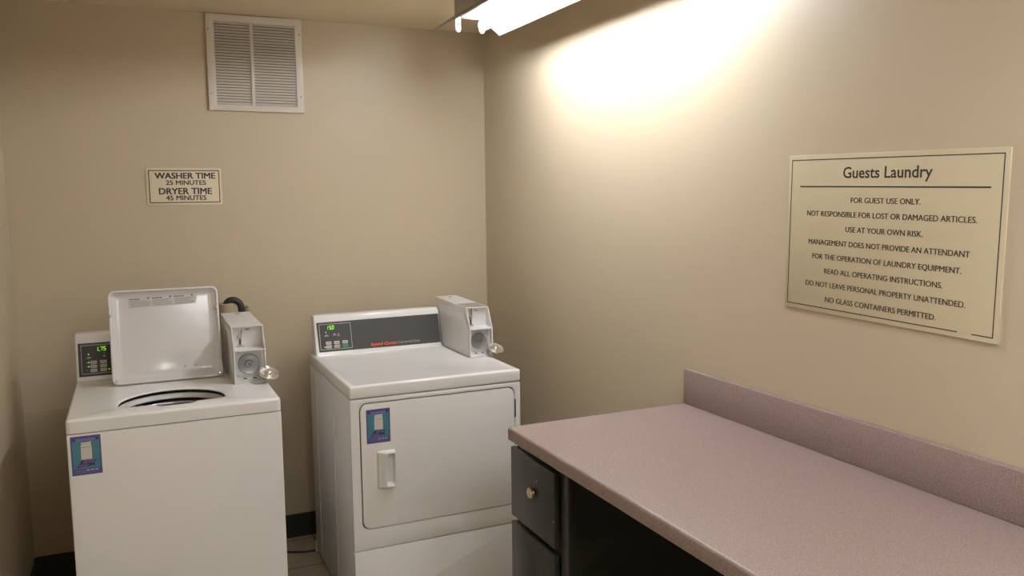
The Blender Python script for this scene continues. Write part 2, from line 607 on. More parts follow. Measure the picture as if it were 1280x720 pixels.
    for a in (-0.18, 0.12):
        bm = bmesh.new()
        fbox(bm, Frame((xc, yr_l, z0 + 0.012), (1, 0, 0), (0, 0, 1)), w * a, 0, -0.001, w * a + w * 0.11, 0.004, 0.0008)
        obj('return_slit', bm, M['seam'], hs)
    # round coin cup standing off the lower right corner
    ax = Vector((0.22, -0.42, 0.88)).normalized()
    c = Vector((x1 + 0.004, y_bot - 0.018, z0 + (zk - z0) * 0.27))
    bm = bmesh.new()
    lathe(bm, c, ax, [(0.0, -0.009), (0.016, -0.009), (0.030, -0.005), (0.038, 0.001), (0.0385, 0.005), (0.036, 0.0075), (0.032, 0.006), (0.023, 0.003), (0.014, 0.003), (0.012, 0.010), (0.008, 0.0135), (0, 0.0145)], 40, cap0=False)
    obj('coin_cup', bm, M['cup'], hs, label='shiny round metal coin cup at the lower right')
    bm = bmesh.new()
    tube(bm, [(x1 - 0.012, yr_l, c.z), (x1 - 0.008, y_bot - 0.002, c.z), c - ax * 0.004], 0.005, 10)
    obj('cup_arm', bm, M['steel'], hs)
    # lock on the roof near the rear
    slope = (zback - zt) / (y_back - y_top)
    ys = y_back - 0.055
    bm = bmesh.new()
    lathe(bm, (x0 + w * 0.52, ys, zt + slope * (ys - y_top)), (0, 0, 1), [(0.008, 0), (0.008, 0.002), (0.005, 0.004), (0, 0.005)], 16, cap0=False)
    obj('roof_lock', bm, M['chrome'], hs)
    if label_plate:
        Fr = Frame((x0, y_top, zt), (1, 0, 0), (0, 1, slope))
        bm = bmesh.new()
        plate(bm, Fr, [(0.006, 0.012), (w - 0.006, 0.012), (w - 0.006, 0.125), (0.006, 0.125)], 0.0, 0.0009)
        obj('roof_label', bm, M['grey_label'], hs, label='grey label plate on the roof')
    return hs


# ------------------------------------------------------------------ stickers
def sticker(parent, F, w, h):
    bm = bmesh.new()
    fbox(bm, F, 0, 0, 0, w, h, 0.0004)
    s = obj('sticker', bm, M['purple'], parent, smooth=False, label='teal and purple service sticker')
    bm = bmesh.new()
    b = w * 0.05
    fbox(bm, F, b, b, 0.0004, w - b, h - b, 0.0006)
    obj('sticker_field', bm, M['teal'], s, smooth=False)
    bm = bmesh.new()
    fbox(bm, F, b, h - b - h * 0.075, 0.0006, w - b, h - b, 0.0008)
    obj('sticker_band', bm, M['purple'], s, smooth=False)
    bm = bmesh.new()
    fbox(bm, F, w * 0.07, h * 0.045, 0.0006, w * 0.93, h * 0.16, 0.0008)
    obj('sticker_band', bm, M['purple'], s, smooth=False)
    for a in (0.08, 0.85):
        bm = bmesh.new()
        fbox(bm, F, w * a, h * 0.875, 0.0008, w * (a + 0.07), h * 0.945, 0.0009)
        obj('corner_mark', bm, M['navy'], s, smooth=False)
    bm = bmesh.new()
    # swoosh under the machine picture
    plate(bm, F, [(w * 0.14, h * 0.19), (w * 0.78, h * 0.23), (w * 0.74, h * 0.29), (w * 0.84, h * 0.37), (w * 0.32, h * 0.37), (w * 0.26, h * 0.29)], 0.0006, 0.0007)
    obj('sticker_emblem', bm, M['navy'], s, smooth=False)
    bm = bmesh.new()
    # little picture of a washer
    plate(bm, F, [(w * 0.33, h * 0.395), (w * 0.69, h * 0.395), (w * 0.69, h * 0.70), (w * 0.33, h * 0.70)], 0.0006, 0.0008)
    plate(bm, F, [(w * 0.33, h * 0.71), (w * 0.69, h * 0.71), (w * 0.67, h * 0.79), (w * 0.35, h * 0.79)], 0.0006, 0.0008)
    plate(bm, F, [(w * 0.35, h * 0.795), (w * 0.67, h * 0.795), (w * 0.68, h * 0.85), (w * 0.60, h * 0.835), (w * 0.35, h * 0.83)], 0.0006, 0.0008)
    obj('washer_picture', bm, M['sticker_white'], s, smooth=False)
    bm = bmesh.new()
    for k in range(3):
        fbox(bm, F, w * (0.47 + 0.145 * k), h * 0.107, 0.0008, w * (0.58 + 0.145 * k), h * 0.13, 0.001)
    obj('small_print', bm, M['sticker_white'], s, smooth=False)
    bm = bmesh.new()
    for k in range(9):
        fbox(bm, F, w * (0.20 + 0.07 * k), h * 0.888, 0.0008, w * (0.25 + 0.07 * k), h * 0.93, 0.001)
    obj('small_print', bm, M['violet'], s, smooth=False)
    bm = bmesh.new()
    for k in range(5):
        fbox(bm, F, w * (0.11 + 0.07 * k), h * 0.105, 0.0008, w * (0.165 + 0.07 * k), h * 0.125, 0.001)
    for k in range(10):
        fbox(bm, F, w * (0.12 + 0.078 * k), h * 0.066, 0.0008, w * (0.18 + 0.078 * k), h * 0.08, 0.001)
    obj('small_print', bm, M['violet'], s, smooth=False)
    bm = bmesh.new()
    text_bm(bm, F, 'JETZ', w * 0.57, h * 0.300, w * 0.44, h * 0.055, bold=0.02, c=0.0010, shear=0.4)
    for k in range(3):
        fbox(bm, F, w * (0.22 + 0.02 * k), h * (0.218 + 0.02 * k), 0.0007, w * (0.50 + 0.04 * k), h * (0.226 + 0.02 * k), 0.0009)
    obj('sticker_lettering', bm, M['violet'], s, smooth=False)
    return s


# ------------------------------------------------------------------ seven segment figures
SEG = {'0': 'abcdef', '1': 'bc', '5': 'afgcd', '7': 'abc'}


def digit(bm, F, ch, a, b, w, h, t, c):
    sh = 0.12
    def quad(a0, b0, a1, b1):
        pts = [(a0, b0), (a1, b0), (a1, b1), (a0, b1)]
        plate(bm, F, [(a + x + sh * y, b + y) for x, y in pts], c, c + 0.0003)
    g = t * 0.25
    segs = {'a': (g + t * .5, h - t, w - t * .5 - g, h), 'd': (g + t * .5, 0, w - t * .5 - g, t), 'g': (g + t * .5, h / 2 - t / 2, w - t * .5 - g, h / 2 + t / 2),
            'f': (0, h / 2 + g, t, h - t * .5), 'e': (0, t * .5, t, h / 2 - g), 'b': (w - t, h / 2 + g, w, h - t * .5), 'c': (w - t, t * .5, w, h / 2 - g)}
    for s in SEG[ch]:
        quad(*segs[s])


def led_dot(bm, F, a, b, r, c):
    plate(bm, F, [(a + r * math.cos(t * math.pi / 5), b + r * math.sin(t * math.pi / 5)) for t in range(10)], c, c + 0.0006)


def console_body(name, x0, x1, yb, yback, z0, ztop, tilt, parent):
    """sloping console: profile in y-z extruded along x, rounded along the top front edge"""
    h = ztop - z0
    tt = math.tan(tilt)
    ytop = yb + h * tt
    R = 0.016
    prof = [(yb, z0)]
    # rounded top-front corner
    c = (ytop + R * 0.9, ztop - R)
    for i in range(7):
        a = math.radians(180 - math.degrees(tilt) - (90 - math.degrees(tilt)) * i / 6)
        prof.append((c[0] + R * math.cos(a), c[1] + R * math.sin(a)))
    prof += [(yback, ztop), (yback, z0)]
    bm = bmesh.new()
    add_prism(bm, [(Vector((x1, y, z)), Vector((x0, y, z))) for y, z in prof])
    es = [e for e in bm.edges if abs(e.verts[0].co.x - e.verts[1].co.x) < 1e-6 and not all(abs(v.co.z - z0) < 1e-6 for v in e.verts)]
    bmesh.ops.bevel(bm, geom=es, offset=0.006, segments=3, affect='EDGES', profile=0.5)
    return obj(name, bm, M['enamel'], parent)


TILT = math.radians(15)


# ------------------------------------------------------------------ dryer
def build_dryer():
    x0, x1 = -0.9455, -0.2625
    yf, yb = -0.9471, -0.207
    H, hd = 0.9135, 0.866
    t = thing('clothes_dryer', ((x0 + x1) / 2, (yf + yb) / 2, 0), 'white front-loading clothes dryer with closed door beside the worktop', 'dryer')
    # cabinet sides and back
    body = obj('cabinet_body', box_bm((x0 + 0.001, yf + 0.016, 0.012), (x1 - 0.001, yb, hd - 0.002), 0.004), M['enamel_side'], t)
    # pressed ribs of the left side
    for ya in (-0.335, -0.655):
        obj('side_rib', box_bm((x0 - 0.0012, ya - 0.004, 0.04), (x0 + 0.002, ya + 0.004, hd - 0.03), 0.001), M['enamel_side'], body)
    F = Frame((0, yf + 0.015, 0), (1, 0, 0), (0, 0, 1))
    # front frame with door opening, and the kick panel below
    bm = bmesh.new()
    dx0, dx1, dz0, dz1 = -0.9085, -0.2905, 0.3705, 0.8430
    n = 7
    outer = rrect(x0, 0.2905, x1, hd - 0.003, 0.004, n)
    inner = rrect(dx0 - 0.004, dz0 - 0.004, dx1 + 0.004, dz1 + 0.004, 0.030, n)
    ring_plate(bm, F, outer, inner, 0.0, 0.015, 0.0025)
    obj('front_frame', bm, M['enamel'], t)
    bm = bmesh.new()
    plate(bm, F, rrect(x0, 0.014, x1, 0.2870, 0.004, 4), 0.0, 0.0150, 0.003)
    obj('kick_panel', bm, M['enamel'], t)
    bm = bmesh.new()
    fbox(bm, F, x0 + 0.003, 0.02, -0.001, x1 - 0.003, hd - 0.002, 0.0025)
    obj('door_gap', bm, M['seam'], t, smooth=False)
    # door
    bm = bmesh.new()
    plate(bm, F, rrect(dx0, dz0, dx1, dz1, 0.027, 8), 0.004, 0.0175, 0.0045, 3)
    door = obj('door', bm, M['enamel'], t)
    # scooped pull
    a0, a1, b0, b1 = -0.852, -0.7835, 0.5205, 0.6625
    NU, NV = 28, 40
    def sm(x):
        x = min(max(x, 0), 1)
        return x * x * (3 - 2 * x)
    bm = bmesh.new()
    g = []
    for j in range(NV + 1):
        row = []
        for i in range(NU + 1):
            u, v = i / NU, j / NV
            edge = min(u / 0.05, (1 - u) / 0.05, v / 0.03, (1 - v) / 0.03, 1)
            hgt = 0.010 * sm(edge) + 0.012 * sm(u / 0.46) * sm(edge)
            # pocket open under the raised lip
            vlo, vhi = 0.10, 0.90 - 0.06 * sm((0.7 - u) / 0.3)
            ins = sm((u - 0.46) / 0.03) * sm((0.94 - u) / 0.06) * sm((v - vlo + 0.05) / 0.09) * sm((vhi - v + 0.02) / 0.04)
            hgt = hgt * (1 - ins) + (0.0008 + 0.004 * max(u - 0.46, 0)) * ins
            row.append(bm.verts.new(F.p(a0 + (a1 - a0) * u, b0 + (b1 - b0) * v, 0.0172 + hgt)))
        g.append(row)
    for j in range(NV):
        for i in range(NU):
            bm.faces.new((g[j][i], g[j][i + 1], g[j + 1][i + 1], g[j + 1][i]))
    obj('door_pull', bm, M['white_plastic'], door, angle=60, label='white scooped door pull')
    for za, zb in ((0.722, 0.795), (0.405, 0.478)):
        bm = bmesh.new()
        fbox(bm, F, dx1 - 0.0005, za, 0.002, dx1 + 0.0085, zb, 0.0156, 0.001)
        obj('hinge', bm, M['hinge'], t, label='dark metal door hinge')
    Fs = Frame((-0.8878, yf + 0.015, 0.6945), (1, 0, 0), (0, 0, 1))
    Fs.o.y -= 0.0175
    sticker(door, Fs, 0.0895, 0.1275)
    # top deck: low rim around a shallow pan
    bm = box_bm((x0 - 0.0005, yf - 0.001, hd), (x1 + 0.0005, yb, H), 0.007, 4)
    topf = [f for f in bm.faces if f.normal.z > 0.99 and f.calc_area() > 0.1]
    r = bmesh.ops.inset_region(bm, faces=topf, thickness=0.026, depth=0)
    r = bmesh.ops.inset_region(bm, faces=topf, thickness=0.006, depth=-0.0025)
    obj('top_deck', bm, M['enamel'], t, angle=50)
    # console
    cx0, cx1 = -0.930, -0.3548
    con = console_body('console', cx0, cx1, -0.299, yb, H - 0.0025, 1.084, TILT, t)
    Fc = Frame((0, -0.299, H), (1, 0, 0), (0, math.sin(TILT), math.cos(TILT)))
    bm = bmesh.new()
    plate(bm, Fc, [(-0.9172, 0.0150), (-0.3592, 0.0150), (-0.3592, 0.1480), (-0.9195, 0.1450)], -0.001, 0.0008)
    obj('control_panel', bm, M['panel'], con, smooth=False, label='charcoal control panel')
    c = 0.0008
    bm = bmesh.new()
    frame_line(bm, Fc, -0.9105, 0.0240, -0.7705, 0.1370, 0.0022, c, c + 0.0003)
    obj('panel_border', bm, M['panel_line'], con, smooth=False)
    for rows in (((-0.8905, 0.083, 0.021), (-0.886, 0.0865, 0.010), (-0.8835, 0.090, 0.005)), ((-0.853, 0.085, 0.016), (-0.850, 0.089, 0.010), (-0.847, 0.093, 0.004)), ((-0.8335, 0.081, 0.011), (-0.832, 0.086, 0.008), (-0.831, 0.091, 0.006))):
        bm = bmesh.new()
        for a, b, w in rows:
            fbox(bm, Fc, a, b, c, a + w, b + 0.0022, c + 0.0003)
        obj('printed_icon', bm, M['panel_line'], con, smooth=False)
    bm = bmesh.new()
    text_bm(bm, Fc, 'Commercial Dryer', -0.5600, 0.0258, 0.1015, 0.0118, align='LEFT', c=c + 0.0003)
    obj('model_lettering', bm, M['panel_line'], con, smooth=False)
    bm = bmesh.new()
    text_bm(bm, Fc, 'Speed Queen', -0.6872, 0.0252, 0.122, 0.0128, align='LEFT', bold=0.028, c=c + 0.0003)
    obj('brand_lettering', bm, M['red_print'], con, smooth=False, label='red orange lettering')
    bm = bmesh.new()
    for k, ch in enumerate('150'):
        digit(bm, Fc, ch, -0.8785 + 0.0118 * k - (0.002 if k == 0 else 0), 0.1122, 0.0090, 0.0165, 0.0019, c)
    obj('green_display', bm, M['led'], con, smooth=False, label='lit green figures 150')
    for a, b in ((-0.8825, 0.1010), (-0.8905, 0.0357)):
        bm = bmesh.new()
        led_dot(bm, Fc, a, b, 0.0024, c)
        obj('indicator_light', bm, M['led'], con, smooth=False, label='lit green indicator light')
    for col, a in enumerate((-0.8860, -0.8500, -0.8132)):
        for row, b in enumerate((0.0462, 0.0298)):
            mat = M['button']
            if row == 1 and col == 1:
                mat = M['button_red']
            if row == 1 and col == 2:
                mat = M['button_green']
            bm = bmesh.new()
            plate(bm, Fc, rrect(a, b, a + 0.0240, b + 0.0135, 0.0025, 3), c, c + 0.0008)
            bt = obj('button', bm, mat, con, smooth=False)
            bm = bmesh.new()
            for k in range(3):
                fbox(bm, Fc, a + 0.005 + 0.005 * k, b + 0.0052, c + 0.0008, a + 0.0085 + 0.005 * k, b + 0.0078, c + 0.001)
            fbox(bm, Fc, a - 0.0045, b + 0.006, c, a - 0.0025, b + 0.008, c + 0.0003)
            obj('button_print', bm, M['button_dark'], con, smooth=False)
    coin_box(t, -0.3505, -0.2463, -0.640, -0.594, -0.207, H - 0.001, 1.034, 1.1205, 1.130, True)
    # feet
    for fx in (x0 + 0.035, x1 - 0.035):
        for fy in (yf + 0.06, yb - 0.04):
            bm = bmesh.new()
            lathe(bm, (fx, fy, 0), (0, 0, 1), [(0.018, 0), (0.018, 0.006), (0.008, 0.008), (0.008, 0.014)], 16)
            obj('foot', bm, M['rubber'], t)
    bm = box_bm((x0 - 0.004, yb - 0.006, 0.0), (x0 + 0.02, yb + 0.004, 0.05), 0.002)
    obj('rear_bracket', bm, M['white_plastic'], t)


build_dryer()


# ------------------------------------------------------------------ washer
def ray_outline(c, outline, ang):
    d = Vector((math.cos(ang), math.sin(ang)))
    best = None
    n = len(outline)
    for i in range(n):
        p, q = Vector(outline[i]) - c, Vector(outline[(i + 1) % n]) - c
        e = q - p
        den = d.x * e.y - d.y * e.x
        if abs(den) < 1e-12:
            continue
        tt = (p.x * e.y - p.y * e.x) / den
        s = (p.x * d.y - p.y * d.x) / den
        if tt > 0 and -1e-9 <= s <= 1 + 1e-9 and (best is None or tt < best):
            best = tt
    return c + d * best


def build_washer():
    x0, x1 = -1.850, -1.1985
    yf, yb = -1.0127, -0.300
    H, hd = 0.9185, 0.8745
    t = thing('washing_machine', ((x0 + x1) / 2, (yf + yb) / 2, 0), 'white top-loading washing machine with its lid standing open', 'washer')
    bm = bmesh.new()
    # open-topped cabinet: four walls
    add_box(bm, (x0 + 0.001, yf + 0.012, 0.012), (x0 + 0.012, yb, hd - 0.002), 0.002)
    add_box(bm, (x1 - 0.012, yf + 0.012, 0.012), (x1 - 0.001, yb, hd - 0.002), 0.002)
    add_box(bm, (x0 + 0.012, yb - 0.012, 0.012), (x1 - 0.012, yb, hd - 0.002))
    add_box(bm, (x0 + 0.012, yf + 0.012, 0.012), (x1 - 0.012, yb - 0.012, 0.03))
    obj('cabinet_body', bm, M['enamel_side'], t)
    F = Frame((0, yf + 0.012, 0), (1, 0, 0), (0, 0, 1))
    bm = bmesh.new()
    plate(bm, F, rrect(x0, 0.014, x1, hd - 0.0025, 0.006, 4), 0.0, 0.012, 0.004, 3)
    fp = obj('front_panel', bm, M['enamel'], t)
    sticker(fp, Frame((-1.8405, yf, 0.7400), (1, 0, 0), (0, 0, 1)), 0.0850, 0.1250)
    bm = bmesh.new()
    fbox(bm, F, x0 + 0.004, hd - 0.004, -0.004, x1 - 0.004, hd + 0.001, 0.008)
    obj('deck_gap', bm, M['seam'], t, smooth=False)
    # ---- deck with the loading hole
    c = Vector((-1.5345, -0.845))
    hole = []
    ec = Vector((-1.5345, -0.872))
    for i in range(48 + 1):
        a = math.radians(-12 + 204 * i / 48)
        hole.append((ec.x + 0.1685 * math.cos(a), ec.y + 0.174 * math.sin(a)))
    hole += [(-1.6840, -0.9085), (-1.664, -0.9125), (-1.605, -0.9155), (-1.590, -0.918), (-1.578, -0.936), (-1.568, -0.943),
             (-1.485, -0.943), (-1.473, -0.936), (-1.461, -0.918), (-1.446, -0.9155), (-1.400, -0.9125), (-1.384, -0.9085)]
    N = 160
    outline = rrect(x0 - 0.0005, yf - 0.001, x1 + 0.0005, yb, 0.014, 8)
    angs = [2 * math.pi * i / N for i in range(N)]
    # add the exact directions of the outer corners
    for (px, py) in outline:
        angs.append(math.atan2(py - c.y, px - c.x) % (2 * math.pi))
    angs = sorted(set(round(a, 6) for a in angs))
    N = len(angs)
    O = [ray_outline(c, outline, a) for a in angs]
    Hh = [ray_outline(c, hole, a) for a in angs]
    bm = bmesh.new()
    rings = []
    def ring(pts, z):
        rings.append([bm.verts.new((p.x, p.y, z)) for p in pts])
    def shrink(pts, d):
        return [Vector((min(max(p.x, x0 - 0.0005 + d), x1 + 0.0005 - d), min(max(p.y, yf - 0.001 + d), yb - d))) for p in pts]
    ring(O, hd)
    R = 0.010
    for i in range(6):
        a = math.radians(90 * i / 5)
        ring(shrink(O, R * (1 - math.cos(a))), H - R + R * math.sin(a))
    # gently falling lip into the hole
    for k, (d, z) in enumerate(((0.010, H), (0.004, H - 0.0006), (0.001, H - 0.002), (0.0, H - 0.004), (0.001, H - 0.006), (0.006, H - 0.007))):
        ring([p + (p - c).normalized() * d for p in Hh], z)
    for A, B in zip(rings, rings[1:]):
        for i in range(N):
            j = (i + 1) % N
            bm.faces.new((A[i], A[j], B[j], B[i]))
    obj('top_deck', bm, M['enamel'], t, angle=40)
    # ---- tub cover ring and basket seen in the hole
    def d_loft(levels):
        b = bmesh.new()
        rr = [[b.verts.new((p + (p - c).normalized() * d).to_3d() + Vector((0, 0, z))) for p in Hh] for d, z in levels]
        for A, B in zip(rr, rr[1:]):
            for i in range(N):
                k = (i + 1) % N
                b.faces.new((A[i], A[k], B[k], B[i]))
        return b
    obj('tub_cover', d_loft([(0.016, 0.894), (0.010, 0.9015), (0.006, 0.902), (0.001, 0.899), (-0.004, 0.889), (-0.005, 0.886), (-0.002, 0.883), (0.012, 0.881)]),
        M['tub_plastic'], t, angle=60)
    ctr = (-1.5345, -0.850, 0.0)
    bm = bmesh.new()
    lathe(bm, ctr, (0, 0, 1), [(0.143, 0.866), (0.146, 0.874), (0.141, 0.875), (0.137, 0.869), (0.140, 0.858), (0.142, 0.84), (0.144, 0.44), (0.13, 0.42), (0, 0.42)], 64, cap0=False, cap1=False)
    obj('wash_basket', bm, M['lockring'], t, angle=60, label='bare steel wash basket')
    bm = bmesh.new()
    lathe(bm, ctr, (0, 0, 1), [(0.08, 0.421), (0.07, 0.44), (0.045, 0.47), (0.040, 0.66), (0.030, 0.69), (0, 0.695)], 32, cap0=False)
    obj('agitator', bm, M['white_plastic'], t, angle=60)
    # ---- console
    cx0, cx1 = -1.8480, -1.330
    con = console_body('console', cx0, cx1, -0.399, yb, H - 0.001, 1.0915, TILT, t)
    Fc = Frame((0, -0.399, H), (1, 0, 0), (0, math.sin(TILT), math.cos(TILT)))
    bm = bmesh.new()
    fbox(bm, Fc, -1.8390, 0.0150, -0.001, -1.345, 0.1420, 0.0008)
    obj('control_panel', bm, M['panel'], con, smooth=False, label='charcoal control panel')
    k = 0.0008
    bm = bmesh.new()
    frame_line(bm, Fc, -1.8297, 0.0240, -1.690, 0.1345, 0.0022, k, k + 0.0003)
    obj('panel_border', bm, M['panel_line'], con, smooth=False)
    for rows in (((-1.8125, 0.083, 0.018), (-1.809, 0.0865, 0.010)), ((-1.756, 0.0865, 0.012), (-1.753, 0.0905, 0.006), (-1.752, 0.101, 0.004)), ((-1.814, 0.0665, 0.004), (-1.814, 0.0505, 0.004), (-1.814, 0.036, 0.004))):
        bm = bmesh.new()
        for a, b, w in rows:
            fbox(bm, Fc, a, b, k, a + w, b + 0.0022, k + 0.0003)
        obj('printed_icon', bm, M['panel_line'], con, smooth=False)
    bm = bmesh.new()
    for i, ch in enumerate('175'):
        digit(bm, Fc, ch, -1.7775 + 0.0122 * i - (0.003 if i == 0 else 0), 0.1095, 0.0090, 0.0160, 0.0019, k)
    led_dot(bm, Fc, -1.7668, 0.1102, 0.0017, k)
    obj('green_display', bm, M['led'], con, smooth=False, label='lit green figures 1.75')
    for a, b in ((-1.8039, 0.0993), (-1.8049, 0.0679), (-1.805, 0.0523), (-1.7359, 0.0368)):
        bm = bmesh.new()
        led_dot(bm, Fc, a, b, 0.0023, k)
        obj('indicator_light', bm, M['led'], con, smooth=False, label='lit green indicator light')
    for a in (-1.7995, -1.7657):
        for b in (0.0615, 0.0464, 0.0308):
            bm = bmesh.new()
            plate(bm, Fc, rrect(a, b, a + 0.0225, b + 0.0120, 0.0022, 3), k, k + 0.0008)
            obj('button', bm, M['button'], con, smooth=False)
            bm = bmesh.new()
            for i in range(3):
                fbox(bm, Fc, a + 0.005 + 0.0045 * i, b + 0.0045, k + 0.0008, a + 0.008 + 0.0045 * i, b + 0.0070, k + 0.001)
            fbox(bm, Fc, a - 0.005, b + 0.005, k, a - 0.003, b + 0.0068, k + 0.0003)
            obj('button_print', bm, M['button_dark'], con, smooth=False)
    # ---- open lid, leaning back past upright
    la = math.radians(11)
    Fl = Frame((-1.7235, -0.5605, 0.9215), (1, 0, 0), (0, math.sin(la), math.cos(la)))   # n faces the room
    W, L = 0.3830, 0.3470
    bm = bmesh.new()
    n = 8
    outer = rrect(0, 0, W, L, 0.022, n)
    inner = rrect(0.0085, 0.0085, W - 0.0085, L - 0.0085, 0.018, n)
    ring_plate(bm, Fl, outer, inner, -0.018, 0.006, 0.0025)
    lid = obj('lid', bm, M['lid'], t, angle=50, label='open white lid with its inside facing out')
    bm = bmesh.new()
    # dished inner skin
    NN = 48
    gg = []
    for j in range(NN + 1):
        row = []
        for i in range(NN + 1):
            u, v = i / NN, j / NN
            a, b = 0.006 + (W - 0.012) * u, 0.006 + (L - 0.012) * v
            q = min(u / 0.07, (1 - u) / 0.07, v / 0.10, (1 - v) / 0.06, 1)
            q = q * q * (3 - 2 * q)
            row.append(bm.verts.new(Fl.p(a, b, -0.0005 - 0.0085 * q - 0.0035 * math.exp(-((u - 0.55) / 0.15) ** 2 - ((v - 0.20) / 0.085) ** 2) * q)))
        gg.append(row)
    for j in range(NN):
        for i in range(NN):
            bm.faces.new((gg[j][i], gg[j][i + 1], gg[j + 1][i + 1], gg[j + 1][i]))
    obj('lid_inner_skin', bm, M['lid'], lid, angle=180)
    bm = bmesh.new()
    plate(bm, Fl, rrect(0.003, 0.003, W - 0.003, L - 0.003, 0.02, 6), -0.022, -0.0145)
    obj('lid_outer_skin', bm, M['enamel'], lid)
    for a, b in ((0.0045, 0.257), (W - 0.011, 0.263)):
        bm = bmesh.new()
        lathe(bm, Fl.p(a, b, 0.0), Fl.n, [(0.0062, 0), (0.0062, 0.007), (0.005, 0.0095), (0.002, 0.010), (0, 0.009)], 16, cap0=False)
        obj('lid_bumper', bm, M['zinc'], lid, label='small grey bumper')
    for a, b in ((0.011, 0.013), (W - 0.012, 0.013)):
        bm = bmesh.new()
        lathe(bm, Fl.p(a, b, -0.001), Fl.n, [(0.006, 0), (0.006, 0.005), (0.003, 0.009), (0, 0.0095)], 12, cap0=False)
        obj('hinge_bolt', bm, M['chrome'], lid)
    for a, b in ((0.252, 0.050), (0.288, 0.048)):
        bm = bmesh.new()
        lathe(bm, Fl.p(a, b, -0.0095), Fl.n, [(0.004, 0), (0.003, 0.0025), (0, 0.003)], 10, cap0=False)
        obj('dimple', bm, M['zinc'], lid)
    # instruction label
    Lb = Frame(Fl.p(0.0690, 0.2815, -0.0085), Fl.u + Fl.v * 0.025, Fl.v - Fl.u * 0.025)
    lw, lh = 0.2360, 0.0380
    bm = bmesh.new()
    fbox(bm, Lb, 0, 0, 0, lw, lh, 0.0004)
    obj('instruction_label', bm, M['label_pale'], lid, smooth=False, label='pale printed instruction label')
    bm = bmesh.new()
    frame_line(bm, Lb, 0, 0, lw, lh, 0.0008, 0.0004, 0.0006)
    for col in range(3):
        a = lw * (0.02 + 0.325 * col)
        for r in range(5):
            wid = (0.28, 0.30, 0.295, 0.30, 0.24)[(r + col) % 5] * lw
            fbox(bm, Lb, a, lh * (0.08 + 0.125 * r), 0.0004, a + wid, lh * (0.08 + 0.125 * r) + lh * 0.065, 0.0006)
    obj('label_print', bm, M['label_grey'], lid, smooth=False)
    for col in range(3):
        bm = bmesh.new()
        a = lw * (0.02 + 0.325 * col)
        for i in range(4):
            fbox(bm, Lb, a + lw * 0.038 * i, lh * 0.75, 0.0004, a + lw * 0.038 * i + lw * 0.03, lh * 0.86, 0.0006)
        obj('label_heading', bm, M['label_dark'], lid, smooth=False)
        bm = bmesh.new()
        fbox(bm, Lb, a + lw * 0.255, lh * 0.76, 0.0004, a + lw * 0.285, lh * 0.90, 0.0006)
        obj('label_symbol', bm, M['label_dark'], lid, smooth=False)
    coin_box(t, -1.3150, -1.2015, -0.727, -0.676, yb + 0.005, H - 0.001, 1.041, 1.1230, 1.128, False)
    for fx in (x0 + 0.05, x1 - 0.05):
        for fy in (yf + 0.06, yb - 0.05):
            bm = bmesh.new()
            lathe(bm, (fx, fy, 0), (0, 0, 1), [(0.02, 0), (0.02, 0.008), (0.009, 0.010), (0.009, 0.014)], 16)
            obj('foot', bm, M['rubber'], t)


build_washer()

# ------------------------------------------------------------------ light fitting
def build_light(xc, y0, y1, label, sides, lit):
    zr = 2.250
    t = thing('fluorescent_light', (xc, (y0 + y1) / 2, ZC), label, 'ceiling light')
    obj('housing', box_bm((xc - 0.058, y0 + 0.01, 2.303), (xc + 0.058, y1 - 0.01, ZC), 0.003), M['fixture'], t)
    for s in (-1, 1):
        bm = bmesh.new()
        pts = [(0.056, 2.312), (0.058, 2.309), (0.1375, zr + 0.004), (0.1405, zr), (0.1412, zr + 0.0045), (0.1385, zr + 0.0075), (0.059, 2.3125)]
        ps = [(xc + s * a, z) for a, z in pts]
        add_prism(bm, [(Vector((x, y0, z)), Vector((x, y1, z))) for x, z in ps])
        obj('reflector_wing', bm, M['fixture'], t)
    for xx in (xc - 0.0515, xc + 0.0515):
        for yy in (y1 - 0.024, y0 + 0.012):
            bm = bmesh.new()
            F = Frame((xx, yy, 0), (1, 0, 0), (0, 0, 1))
            pl = [(-0.010, 2.3035), (-0.010, 2.262)] + [(0.010 * math.cos(math.radians(180 + 15 * i)), 2.256 + 0.010 * math.sin(math.radians(180 + 15 * i))) for i in range(13)] + [(0.010, 2.262), (0.010, 2.3035)]
            plate(bm, F, pl, 0.0, 0.012, 0.001)
            h = obj('lamp_holder', bm, M['white_plastic'], t)
            bm = bmesh.new()
            s = 1 if yy > (y0 + y1) / 2 else -1
            lathe(bm, (xx, yy - (0.0122 if s > 0 else -0.0002), 2.276), (0, -s, 0), [(0.005, 0), (0.004, 0.0005), (0.0015, 0.0002), (0, 0.0002)], 12, cap0=False)
            obj('socket', bm, M['seam'], h)
    for sd in sides:
        bm = bmesh.new()
        lathe(bm, (xc + sd * 0.0515, y0 + 0.025, 2.277), (0, 1, 0), [(0.016, 0), (0.0190, 0.004), (0.0190, y1 - y0 - 0.066), (0.016, y1 - y0 - 0.062)], 24)
        obj('tube', bm, lit, t, label='lit white fluorescent tube')


build_light(-0.3515, -1.935, -0.666, 'white fluorescent strip light over the machines with its left tube missing', (1,), M['tube'])
build_light(-0.60, -4.75, -3.48, 'added out-of-view two-tube fill strip light far from the machines, nearer the worktop', (-1, 1), M['tube_fill'])  # this and the next: unseen fixtures added as fill behind the camera
build_light(-1.12, -4.75, -3.48, 'added out-of-view two-tube fill strip light far from the machines, nearer the left wall', (-1, 1), M['tube_fill'])


